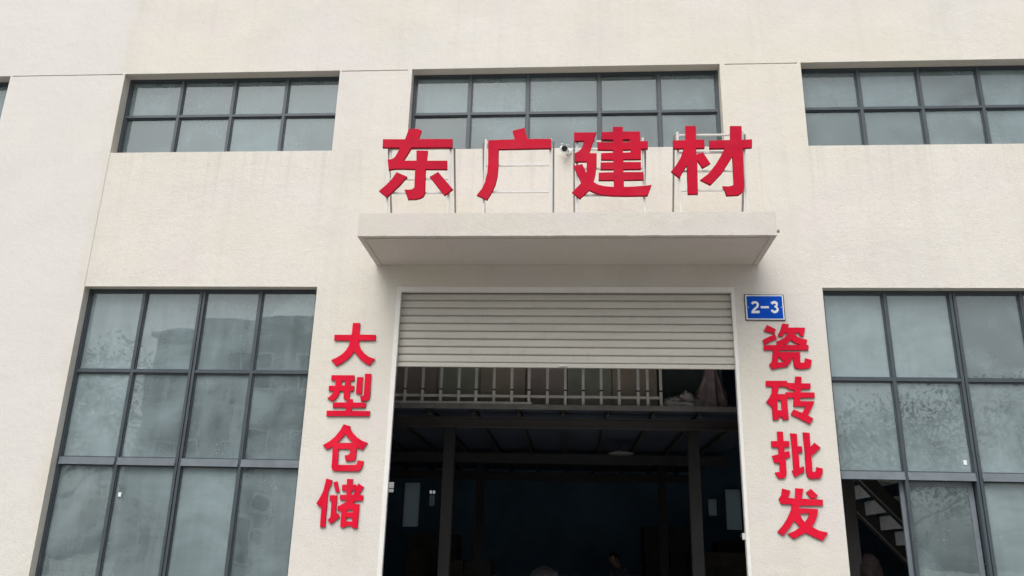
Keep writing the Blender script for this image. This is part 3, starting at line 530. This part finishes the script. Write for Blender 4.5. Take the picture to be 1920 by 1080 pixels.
for key, ch, where, xl, xr, rungs in tops:
    org = Vector(((xl+xr)/2, -.80, 5.288))
    t = thing('roof_letter', f'large red character {ch} on a tube frame, {where} on the canopy', 'letter', org, 0, 'red characters standing on the canopy')
    for comp in GLYPHS[key]:
        returns(obj('stroke' if len(GLYPHS[key]) > 1 else 'character', glyph(comp, org, -.85, .038, .0045), MT['red_top'], t))
    hw = (xr-xl)/2; top = max(rungs)-5.288
    for s_ in (-1, 1):
        MB().box(s_*hw-.013,s_*hw+.013,-.012,.012,.001,top+.04).build('post', MT['alu'], t, bevel=.003)
        MB().bar((s_*(hw+.035),.03,top+.02),(s_*(hw+.03),.50,.004),.021,.021).build('brace', MT['brace'], t)
        MB().box(s_*hw-.04,s_*hw+.04,-.03,.03,.0005,.0065).build('foot_plate', MT['brace'], t)
    for z in rungs:
        MB().box(-hw+.0135,hw-.0135,-.010,.010,z-5.288-.011,z-5.288+.011).build('rung', MT['alu'], t, bevel=.003)
cols = [(('da','大','topmost'),('xing','型','second from the top'),('cang','仓','third from the top'),('chu','储','lowest'), 'left'),
        (('ci','瓷','topmost'),('zhuan','砖','second from the top'),('pi','批','third from the top'),('fa','发','lowest'), 'right')]
for c in cols:
    for key, ch, where in c[:4]:
        comps = GLYPHS[key]; pts = [p for k in comps for q in k for p in q]
        org = Vector(((min(p[0] for p in pts)+max(p[0] for p in pts))/2, 0, min(p[1] for p in pts)))
        lab = f'red raised wall character {ch}, {where} of the column {c[4]} of the door'
        grp = f'red wall characters {c[4]} of the door'
        if len(comps) == 1:
            tag(returns(obj('wall_letter', glyph(comps[0], org, -.022, .018, .0025), MT['red_wall'], None, org)), lab, 'letter', grp)
        else:
            t = thing('wall_letter', lab, 'letter', org, 0, grp)
            for k in comps: returns(obj('stroke', glyph(k, org, -.022, .018, .0025), MT['red_wall'], t))

# door number plate
pl = thing('door_number_plate', 'blue enamel number plate reading 2-3 beside the top right door corner', 'sign', (2.27,0,4.31))
MB().box(-.229,.229,-.014,-.002,0,.318).build('backing', MT['black'], pl, bevel=.002)
MB().box(-.219,.219,-.0165,-.0142,.010,.308).build('border', MT['white'], pl)
MB().box(-.205,.205,-.0185,-.0167,.022,.296).build('face', MT['blue'], pl)
for comp in GLYPHS['digits']:
    obj('digit', glyph(comp, Vector((2.27,0,4.31)), -.0205, .0018, .0002), MT['white'], pl)
for s_ in (-1, 1):
    MB().tube([(s_*.19,-.0186,.160),(s_*.19,-.0215,.160)],.006,8).build('screw', MT['alu'], pl)

# security camera under the middle upper window
cc = thing('security_camera', 'small white security camera fixed to the wall under the middle upper window', 'camera', (-.06,0,6.535)); cc.scale = (.82,.82,.82)
def lathe(prof, n=20):
    m_ = MB(); rings = [[m_.bm.verts.new((r*cos(2*pi*k/n), r*sin(2*pi*k/n), z)) for k in range(n)] for r,z in prof]
    for A,B in zip(rings, rings[1:]):
        for k in range(n): m_.bm.faces.new((A[k],A[(k+1)%n],B[(k+1)%n],B[k]))
    m_.bm.faces.new(rings[0][::-1]); m_.bm.faces.new(rings[-1]); return m_
bp = lathe([(.05,0),(.052,.012),(.045,.028),(.03,.034)]); bp.bm.transform(Matrix.Translation((.03,-.001,.0)) @ Matrix.Rotation(RAD(90),4,'X')); bp.build('base', MT['white'], cc, smooth=True)
MB().tube([(.03,-.03,0),(.01,-.07,.005),(-.02,-.10,0)],.018,12).build('arm', MT['white'], cc, smooth=True)
R_ = Matrix.Translation((-.045,-.12,-.005)) @ Matrix.Rotation(RAD(18),4,'Z') @ Matrix.Rotation(RAD(118),4,'X')
hd = lathe([(.02,-.05),(.045,-.045),(.058,-.02),(.062,.02),(.060,.05),(.050,.052),(.046,.040)]); hd.bm.transform(R_); hd.build('housing', MT['white'], cc, smooth=True)
ln = lathe([(.044,.0405),(.040,.047),(.022,.050),(.02,.046)]); ln.bm.transform(R_); ln.build('lens', MT['black'], cc, smooth=True)
vz = MB().box(-.055,.055,-.07,-.062,-.01,.075); vz.bm.transform(R_ @ Matrix.Rotation(RAD(180),4,'Z')); vz.build('sun_visor', MT['white'], cc, bevel=.003)
MB().tube([(.06,-.012,.02),(.12,-.010,.035),(.30,-.008,.04),(.52,-.008,.038)],.005,6).build('cable', MT['white'], cc)

# ------------------------------------------------------------------ inside: mezzanine
MX0, MX1 = -7.9, 2.72
mz = thing('mezzanine_platform', 'steel mezzanine floor on columns crossing the inside of the dark doorway', 'platform', (0,1.2,0))
MB().box(MX0,MX1,0,7.8,3.452,3.490).build('deck', MT['deck'], mz)
MB().box(MX0,MX1,-.012,-.001,3.438,3.502).build('edge_strip', MT['edge_steel'], mz)
MB().box(MX0,MX1,.25,.37,3.358,3.372).box(MX0,MX1,.303,.317,3.252,3.358).box(MX0,MX1,.25,.37,3.236,3.252).build('beam', MT['dark_steel'], mz)
jm = MB().box(-.03,.03,0,7.7,3.438,3.451).box(-.007,.007,0,7.7,3.385,3.438).box(-.03,.03,0,7.7,3.3725,3.385).mesh('joist')
for k in range(-9, 8): obj('joist', jm, MT['dark_steel'], mz, (-1.857+k*.585,.04,0))
for yb in (4.2, 7.5): MB().box(MX0,MX1,yb,yb+.14,3.20,3.372).build('beam', MT['dark_steel'], mz)
cmz = MB().box(-.070,.070,-.06,-.050,.02,3.235).box(-.005,.005,-.050,.050,.02,3.235).box(-.070,.070,.050,.06,.02,3.235).mesh('column')
for y in (.31, 4.27):
    for x in (-4.9,-1.607,1.588): obj('column', cmz, MT['column'], mz, (x,y,-.036 if y > 1 else 0))
rl = thing('mezzanine_railing', 'pale metal balustrade of upright bars along the edge of the mezzanine', 'railing', (0,1.24,3.503))
barm = MB().box(-.018,.018,-.013,.013,0,.86).mesh('upright_bar'); kn = MB().box(-.022,.022,-.017,.017,.188,.206).mesh('joint_band')
for x in (-4.30,-4.06,-3.82,-3.58,-3.35,-3.12,-2.89,-2.66,-2.43,-2.199,-1.964,-1.719,-1.480,-1.250,-1.013,-.778,-.550,-.309,-.074,.159,.393,.626,.871,.994,1.165):
    o = obj('upright_bar', barm, MT['rail'], rl, (x,0,0)); obj('joint_band', kn, MT['dark_steel'], o, (0,0,0))
MB().box(-4.4,1.183,.015,.040,.100,.134).build('lower_rail', MT['rail'], rl); MB().box(-4.4,1.20,-.03,.03,.861,.91).build('top_rail', MT['rail'], rl)
MB().box(-4.4,-.51,-.027,-.0135,-.001,.034).build('toe_board', MT['rail'], rl)
# stacked boards and panels behind the railing
mts = ['board_brown','board_plum','board_green']
names = ['brown','plum brown','grey green']
ords = ['leftmost of the row','second of the row from the left','third of the row from the left','fourth of the row from the left','fifth of the row from the left','sixth of the row from the left','rightmost of the row beside the sacks']
x = -3.0; k = 0
for k, wd in enumerate((.57,.61,.59,.62,.56,.60,.60)):
    kind = (0,1,2,0,1,2,0)[k]
    t = thing('board_stack', f'{names[kind]} upright boards behind the mezzanine railing, {ords[k]}', 'boards', (x,1.50+.03*((k*5)%3),3.4905), 0, 'boards stacked behind the railing')
    for q in range(3):
        MB().box(.004+.01*q,wd-.006-.012*q,.05*q,.044+.05*q,0,1.0+.06*((k+q)%3)).build('board', MT[mts[kind]], t, bevel=.003)
    x += wd
pt = thing('partition_panel', 'grey green partition board standing on the mezzanine behind the sacks', 'panel', (1.70,2.35,3.4905))
MB().box(-.50,.42,0,.05,0,2.0).build('board', MT['panel'], pt, bevel=.004); MB().box(-.52,-.501,-.01,.06,0,2.0).build('edge_post', MT['rail'], pt); MB().box(.421,.46,-.02,.07,0,2.0).build('edge_post', MT['rail'], pt)

def lump(r, seed, amp=.25, sub=4, fold=5):
    m_ = MB(); bmesh.ops.create_icosphere(m_.bm, subdivisions=sub, radius=1)
    for v in m_.bm.verts:
        p = v.co.copy(); q = p*1.6+Vector((seed*3.1,seed*1.7,seed*.9))
        d = noise.fractal(q, 1, 2, 4)*amp + amp*.5*abs(noise.noise(p*fold+Vector((seed,0,seed))))
        p *= 1+d
        v.co = Vector((p.x*r[0], p.y*r[1], max(p.z,-.6)*r[2]))
    return m_
sacks = [('lowest at the left end of the heap',1.33,1.42,3.4905,(.15,.14,.08),1),('flat in front at the middle of the heap',1.53,1.39,3.4905,(.17,.13,.065),2),('slumped at the right side of the heap',1.69,1.50,3.4905,(.13,.13,.10),3),
         ('on top at the left of the heap',1.36,1.47,3.585,(.11,.10,.06),4),('crumpled topmost of the heap',1.52,1.49,3.57,(.10,.10,.11),5)]
for wh,x,y,z,r,sd in sacks:
    tag(lump(r,sd,.34).build('woven_sack', MT['sack'], None, loc=(x,y,z+r[2]*.55), smooth=True), f'crumpled pale sack on the mezzanine edge, {wh}', 'sack', 'crumpled sacks on the mezzanine')
# bundle draped in plastic sheet
m = MB(); n = 64; rings = []
for j in range(17):
    f_ = j/16; z = .72*(1-f_); rad = .04+.225*f_**1.25
    rings.append([m.bm.verts.new(((rad*(1+.22*f_*sin(9*a+2.5*f_)+.10*sin(17*a+5*f_)+.2*noise.noise(Vector((3*cos(a),3*sin(a),4*f_)))))*cos(a)+.05*(1-f_),(rad*(1+.2*f_*sin(9*a+2.5*f_)+.1*sin(17*a)))*sin(a)*.8,z)) for a in [2*pi*i/n for i in range(n)]])
for A,B in zip(rings, rings[1:]):
    for i in range(n): m.bm.faces.new((A[i],A[(i+1)%n],B[(i+1)%n],B[i]))
m.bm.faces.new(rings[0])
t = thing('draped_bundle', 'tall bundle draped in pinkish plastic sheet at the right end of the mezzanine', 'bundle', (1.845,1.58,3.4905))
m.build('plastic_sheet', MT['plastic'], t, smooth=True)
MB().tube([(.05,0,.62),(.052,0,.64),(.05,0,.66)],.062,12).build('tie', MT['dark_cloth'], t)
MB().bar((.09,.12,.001),(.06,.30,1.4),.045).build('pole', MT['rail'], t)
lp = thing('ceiling_lamp', 'pale shallow lamp hanging unlit under the mezzanine ceiling', 'lamp', (.80,4.0,3.22))
sh = lathe([(.20,0),(.205,.01),(.12,.05),(.03,.065)],24); sh.build('shade', MT['brace'], lp, smooth=True); MB().tube([(0,0,.064),(0,0,.151)],.008,8).build('stem', MT['dark_steel'], lp)

# ------------------------------------------------------------------ inside: stairs behind the right window
st = thing('steel_staircase', 'dark steel staircase climbing to the left behind the open right window sash', 'staircase', (3.2,1.6,0))
a, b_ = Vector((-.10,0,3.36)), Vector((3.0,0,.02)); slope = (b_-a)
for yy in (0, 1.15):
    MB().bar(a+Vector((0,yy,0)), b_+Vector((0,yy,0)), .02, .20).build('stringer', MT['dark_steel'], st)
    MB().bar(a+Vector((0,yy-.012,-.085)), b_+Vector((0,yy-.012,-.085)), .022, .018).build('flange', MT['brace'], st)
tm = MB().box(-.02,.27,.012,1.138,.16,.18).box(-.02,0,.012,1.138,.0,.16).mesh('step')
ns = 17
for k in range(ns):
    p = a+slope*((k+.6)/ns); obj('step', tm, MT['rail'], st, (p.x,0,p.z+.02))
for yy in (.0, 1.15):
    MB().bar(a+Vector((0,yy,1.0)), b_+Vector((0,yy,1.0)), .04).build('handrail', MT['dark_steel'], st)
    for k in range(0,5):
        p = a+slope*(k/4*.98+.01); MB().box(p.x-.015,p.x+.015,yy-.015,yy+.015,p.z+.08,p.z+.985).build('baluster', MT['dark_steel'], st)
ps = thing('steel_post', 'dark square steel post just inside the left edge of the right window', 'post', (3.33,1.05,.02))
MB().box(-.08,.08,-.08,.08,0,3.4).build('shaft', MT['dark_steel'], ps, bevel=.004); MB().box(-.13,.13,-.13,.13,0,.02).build('base_plate', MT['dark_steel'], ps)
def stack(x,y,n,wd,dp,ht,label,grp,mt='carton'):
    t_ = thing('carton_stack', label, 'carton stack', (x,y,.021), 0, grp)
    p_ = MB()
    for q in range(3): p_.box(-wd/2,-wd/2+wd,-dp/2+q*dp/2.4,-dp/2+q*dp/2.4+.09,0,.10)
    p_.build('pallet', MT['board_brown'], t_)
    bx_ = MB().box(-wd/4+.004,wd/4-.004,-dp/2,dp/2,0,ht-.006).mesh('carton', .008)
    for r_ in range(n):
        for s_ in (-1,1):
            o = obj('carton', bx_, MT[mt], t_, (s_*wd/4+random.uniform(-.012,.012),random.uniform(-.015,.015),.102+r_*ht))
    return t_
stack(3.58,1.02,4,.50,.45,.32,'low carton stack under the brown bundle behind the right window','cartons stacked inside')
tag(lump((.13,.15,.19),9,.22).build('cloth_bundle', MT['brown_cloth'], None, loc=(3.50,1.02,1.41+.135), smooth=True), 'brown rounded cloth bundle inside the open right window sash', 'bundle')
for lab,x,y,n in (('tall carton stack left of the doorway middle, deep inside',-3.1,10.2,7),('carton stack by the far left column inside the doorway',-2.2,8.8,5),('tall carton stack right of the stooping people, deep inside',2.2,10.6,8),('carton stack by the right column inside the doorway',2.9,8.0,6),('carton stack below the grey back window on the right',3.9,11.0,7)):
    stack(x,y,n,1.1,.9,.28,lab,'cartons stacked inside')

# ------------------------------------------------------------------ people
def skinned(name, pts, edges, rad, sub=2):
    me_ = bpy.data.meshes.new(name); me_.from_pydata(pts, edges, []); me_.update()
    o = bpy.data.objects.new(name, me_); C.objects.link(o)
    sk = o.modifiers.new('skin', 'SKIN'); sk.use_smooth_shade = True
    for v, r in zip(me_.skin_vertices[0].data, rad): v.radius = r if isinstance(r, tuple) else (r, r)
    for i, v in enumerate(me_.skin_vertices[0].data): v.use_root = (i == 0)
    ss = o.modifiers.new('sub', 'SUBSURF'); ss.levels = sub; ss.render_levels = sub
    bpy.context.view_layer.update()
    r = bpy.data.meshes.new_from_object(o.evaluated_get(bpy.context.evaluated_depsgraph_get()))
    r.name = name
    bpy.data.objects.remove(o); bpy.data.meshes.remove(me_); r.materials.clear()
    return r
def person(label, loc, rz, J, top, headrot):
    """J: joint positions in metres, facing -y"""
    t = thing('person', label, 'person', loc, rz)
    pts, ed, rad = [], [], []
    def chain(start, seq):
        prev = start
        for p, r in seq:
            pts.append(tuple(p)); rad.append(r)
            if prev is not None: ed.append((prev, len(pts)-1))
            prev = len(pts)-1
        return prev
    pel = chain(None, [(J['pelvis'], (.15,.115))])
    ch_ = chain(pel, [(J['waist'], (.135,.10)), (J['chest'], (.165,.115)), (J['neckbase'], (.085,.08))])
    chest = ch_-1
    chain(ch_, [(J['neck'], .056), (Vector(J['head'])-Vector((0,0,.03)), .05)])
    for s_ in ('l','r'):
        e = chain(chest, [(J['sh'+s_], .062), (J['el'+s_], .044), (J['wr'+s_], .030)])
        wv = Vector(J['wr'+s_]); dv = (wv-Vector(J['el'+s_])).normalized(); sd = dv.cross(Vector((0,1,0))).normalized()
        pm = chain(e, [(wv+dv*.07, (.038,.020))])
        for q, ln_ in zip((-1.5,-.5,.5,1.5), (.062,.078,.074,.058)):
            a_ = wv+dv*.09+sd*(q*.019)
            chain(pm, [(a_, .010), (a_+dv*ln_*.55+Vector((0,-.012,0)), .009), (a_+dv*ln_+Vector((0,-.03,0)), .0075)])
        chain(pm, [(wv+dv*.035+sd*.04+Vector((0,-.01,0)), .011), (wv+dv*.075+sd*.058+Vector((0,-.025,0)), .009)])
        chain(pel, [(J['hip'+s_], .092), (J['kn'+s_], .060), (J['an'+s_], .040), (Vector(J['an'+s_])+Vector((0,-.06,-.055)), .040), (Vector(J['an'+s_])+Vector((0,-.17,-.06)), .030)])
    bmesh_me = skinned('body', pts, ed, rad, 1)
    bm_ = bmesh.new(); bm_.from_mesh(bmesh_me)
    # head joined into the body mesh: skull, jaw, nose, ears
    hm = Matrix.Translation(J['head']) @ headrot
    hs_ = bmesh.ops.create_uvsphere(bm_, u_segments=24, v_segments=18, radius=1)
    for v in hs_['verts']:
        x_,y_,z_ = v.co
        wx = .076*(1-.22*max(0,-z_)); fy = .095
        p = Vector((x_*wx, y_*fy*(1-.12*max(0,-z_)) , z_*.115))
        if y_ < 0:
            nb = math.exp(-((x_/.20)**2))*math.exp(-(((z_+.10)/.22)**2)); p.y -= .022*nb
            br = math.exp(-(((z_-.12)/.10)**2)); p.y -= .004*br
            for s_ in (-1,1): p.y += .009*math.exp(-(((x_-s_*.36)/.16)**2))*math.exp(-(((z_-.02)/.10)**2))
            p.y -= .006*math.exp(-((x_/.3)**2))*math.exp(-(((z_+.48)/.07)**2)); p.y -= .010*math.exp(-((x_/.35)**2))*math.exp(-(((z_+.78)/.15)**2))
        v.co = hm @ p
    for s_ in (-1,1):
        es = bmesh.ops.create_uvsphere(bm_, u_segments=10, v_segments=8, radius=1)
        for v in es['verts']: v.co = hm @ Vector((s_*.076+v.co.x*.012, .01+v.co.y*.02, -.005+v.co.z*.032))
    bm_.to_mesh(bmesh_me); bm_.free()
    body = obj('body', bmesh_me, MT['skin'], t, smooth=True)
    for s_ in (-1,1):
        e_ = MB(); bmesh.ops.create_uvsphere(e_.bm, u_segments=10, v_segments=8, radius=.0125); e_.bm.transform(hm @ Matrix.Translation((s_*.029,-.078,.003))); e_.build('eye', MT['hair'], t, smooth=True)
    hr = MB(); bmesh.ops.create_uvsphere(hr.bm, u_segments=24, v_segments=18, radius=1)
    dl = [v for v in hr.bm.verts if v.co.z < -.25 or (v.co.y < -.45 and v.co.z < .42)]
    bmesh.ops.delete(hr.bm, geom=dl, context='VERTS')
    for v in hr.bm.verts:
        p = v.co; k_ = 1+.05*noise.noise(p*9)
        v.co = hm @ Vector((p.x*.084*k_, p.y*.103*k_+.002, p.z*.125*k_))
    hr.build('hair', MT['hair'], t, smooth=True)
    # clothes: sleeves and torso, trousers
    def off(p, d=(0,0,0)): return tuple(Vector(p)+Vector(d))
    P = [J['pelvis'],J['waist'],J['chest'],J['neckbase']]; R = [(.168,.132),(.158,.12),(.185,.132),(.088,.085)]; E = [(0,1),(1,2),(2,3)]
    for s_ in ('l','r'):
        i = len(P); mid = (Vector(J['el'+s_])*.6+Vector(J['wr'+s_])*.4)
        P += [J['sh'+s_],J['el'+s_],tuple(mid)]; R += [.078,.060,.052]; E += [(2,i),(i,i+1),(i+1,i+2)]
    obj('shirt', skinned('shirt', P, E, R, 2), MT[top], t, smooth=True)
    P = [off(J['pelvis'],(0,0,-.03))]; R = [(.165,.128)]; E = []
    for s_ in ('l','r'):
        i = len(P); P += [J['hip'+s_],J['kn'+s_],off(J['an'+s_],(0,0,.03))]; R += [.105,.074,.060]; E += [(0,i),(i,i+1),(i+1,i+2)]
    obj('trousers', skinned('trousers', P, E, R, 2), MT['trousers'], t, smooth=True)
    for s_ in ('l','r'):
        q = Vector(J['an'+s_]); sh_ = skinned('shoe', [tuple(q+Vector((0,.04,-.045))), tuple(q+Vector((0,-.08,-.05))), tuple(q+Vector((0,-.20,-.055)))], [(0,1),(1,2)], [.048,.050,.040], 2)
        obj('shoe', sh_, MT['black'], t, smooth=True)
    return t
# a man leaning forward, head turned down to the left
A = dict(pelvis=(0,.06,.90), waist=(0,.02,1.06), chest=(.0,-.07,1.24), neckbase=(0,-.13,1.37), neck=(0,-.17,1.43), head=(0,-.22,1.525),
         shl=(-.19,-.10,1.30), ell=(-.24,-.16,1.03), wrl=(-.20,-.36,.88), shr=(.19,-.10,1.30), elr=(.24,-.16,1.03), wrr=(.18,-.36,.88),
         hipl=(-.09,.06,.84), knl=(-.10,.0,.47), anl=(-.11,.06,.09), hipr=(.09,.06,.84), knr=(.10,.0,.47), anr=(.11,.06,.09))
person('man in dark top with bowed head at the right of the doorway', (1.07,8.15,.02), RAD(-62), A, 'dark_cloth', Matrix.Rotation(RAD(22),4,'X')).scale = (1.06,1.06,1.06)
# a person stooping, back to the yard
B = dict(pelvis=(0,.16,.88), waist=(0,.10,1.06), chest=(0,-.14,1.285), neckbase=(0,-.32,1.30), neck=(0,-.40,1.29), head=(0,-.50,1.26),
         shl=(-.19,-.24,1.22), ell=(-.24,-.30,.95), wrl=(-.18,-.42,.72), shr=(.19,-.24,1.22), elr=(.24,-.30,.95), wrr=(.18,-.42,.72),
         hipl=(-.09,.14,.82), knl=(-.10,.02,.46), anl=(-.11,.08,.09), hipr=(.09,.14,.82), knr=(.10,.02,.46), anr=(.11,.08,.09))
person('person in grey top stooping with rounded back near the doorway middle', (-.56,7.6,.02), RAD(172), B, 'grey_cloth', Matrix.Rotation(RAD(50),4,'X')).scale = (1.06,1.06,1.06)

# ------------------------------------------------------------------ across the yard: what the window panes mirror
ob = thing('opposite_building', 'grey rendered block across the yard mirrored in the left window panes', 'building', (-9,-27,0))
wm = MB(); OX = [-11,11]; OH = 11.5
wm.box(-11,11,-8,0,0,OH).build('wall', MT['opp_wall'], ob)
MB().box(-11.3,11.3,-8.3,.3,OH+.003,OH+.4).build('roof', MT['opp_wall'], ob)
gw = MB().box(-.9,.9,.004,.05,0,1.7).mesh('window'); gf = MB().box(-1.0,-.9,.0,.09,-.1,1.8).box(.9,1.0,.0,.09,-.1,1.8).box(-.9,.9,.0,.09,1.7,1.8).box(-.9,.9,.0,.12,-.1,0).box(-.03,.03,.05,.08,0,1.7).mesh('frame')
for zz in (1.2,4.8,8.4):
    for xx in (-9,-6,-3,0,3,6,9):
        o = obj('window', gw, MT['opp_glass'], ob, (xx,0,zz)); obj('frame', gf, MT['jamb'], o, (0,0,0))
for zz, wh in ((3.05,'upper'),(1.75,'lower')):
    ac = thing('air_conditioner', f'white outdoor air conditioner unit, {wh} of the pair on the opposite wall', 'air conditioner', (-13.5,-26.98,zz), 0, 'air conditioners on the opposite wall')
    MB().box(-.55,.55,.002,.42,0,.85).build('casing', MT['white'], ac, bevel=.02); fg = lathe([(.30,0),(.32,.02),(.28,.03)],24); fg.bm.transform(Matrix.Translation((-.15,.42,.42)) @ Matrix.Rotation(RAD(-90),4,'X')); fg.build('fan_grille', MT['black'], ac)
def tree(x,y,h,r,seed,label):
    rnd = random.Random(seed); t_ = thing('yard_tree', label, 'tree', (x,y,0), 0, 'trees across the yard')
    tk = MB().tube([(0,0,0),(.05,.02,h*.3),(-.05,.05,h*.55),(.02,0,h*.8)],[.2,.16,.11,.04],9)
    ends = []
    for k in range(9):
        a_ = k*2.4; z0 = h*(.35+.05*k); e = Vector((cos(a_)*r*.7,sin(a_)*r*.7,z0+h*.16)); ends.append(e)
        tk.tube([(0,0,z0),e*.5+Vector((0,0,z0*.5+.05)),e],[.07,.05,.02],6)
    ends.append(Vector((0,0,h*.85)))
    tk.build('trunk', MT['bark'], t_)
    lv = MB()
    for k in range(6500):
        e = rnd.choice(ends); p = e+Vector((rnd.gauss(0,.42)*r*.6,rnd.gauss(0,.42)*r*.6,rnd.gauss(0,.34)*r*.6))
        u = Vector((rnd.gauss(0,1),rnd.gauss(0,1),rnd.gauss(0,1))).normalized(); v = u.cross(Vector((rnd.gauss(0,1),rnd.gauss(0,1),rnd.gauss(0,1)))).normalized(); s_ = rnd.uniform(.05,.12)
        lv.bm.faces.new([lv.bm.verts.new(p+q) for q in (u*s_,v*s_*.5,-u*s_,-v*s_*.5)])
    me_ = lv.bm; m2 = bpy.data.meshes.new('crown'); me_.to_mesh(m2); me_.free(); obj('crown', m2, MT['leaf'], t_)
tree(-21.0,-23,9.5,3.0,3,'leafy tree across the yard mirrored in the left windows')
tree(6.0,-24,10.5,3.2,4,'leafy tree at the end of the opposite block')
tree(13.0,-25,8.5,3.2,5,'leafy tree across the yard mirrored in the right windows')
tree(19.5,-24,9.5,3.0,6,'leafy tree at the right end of the yard')
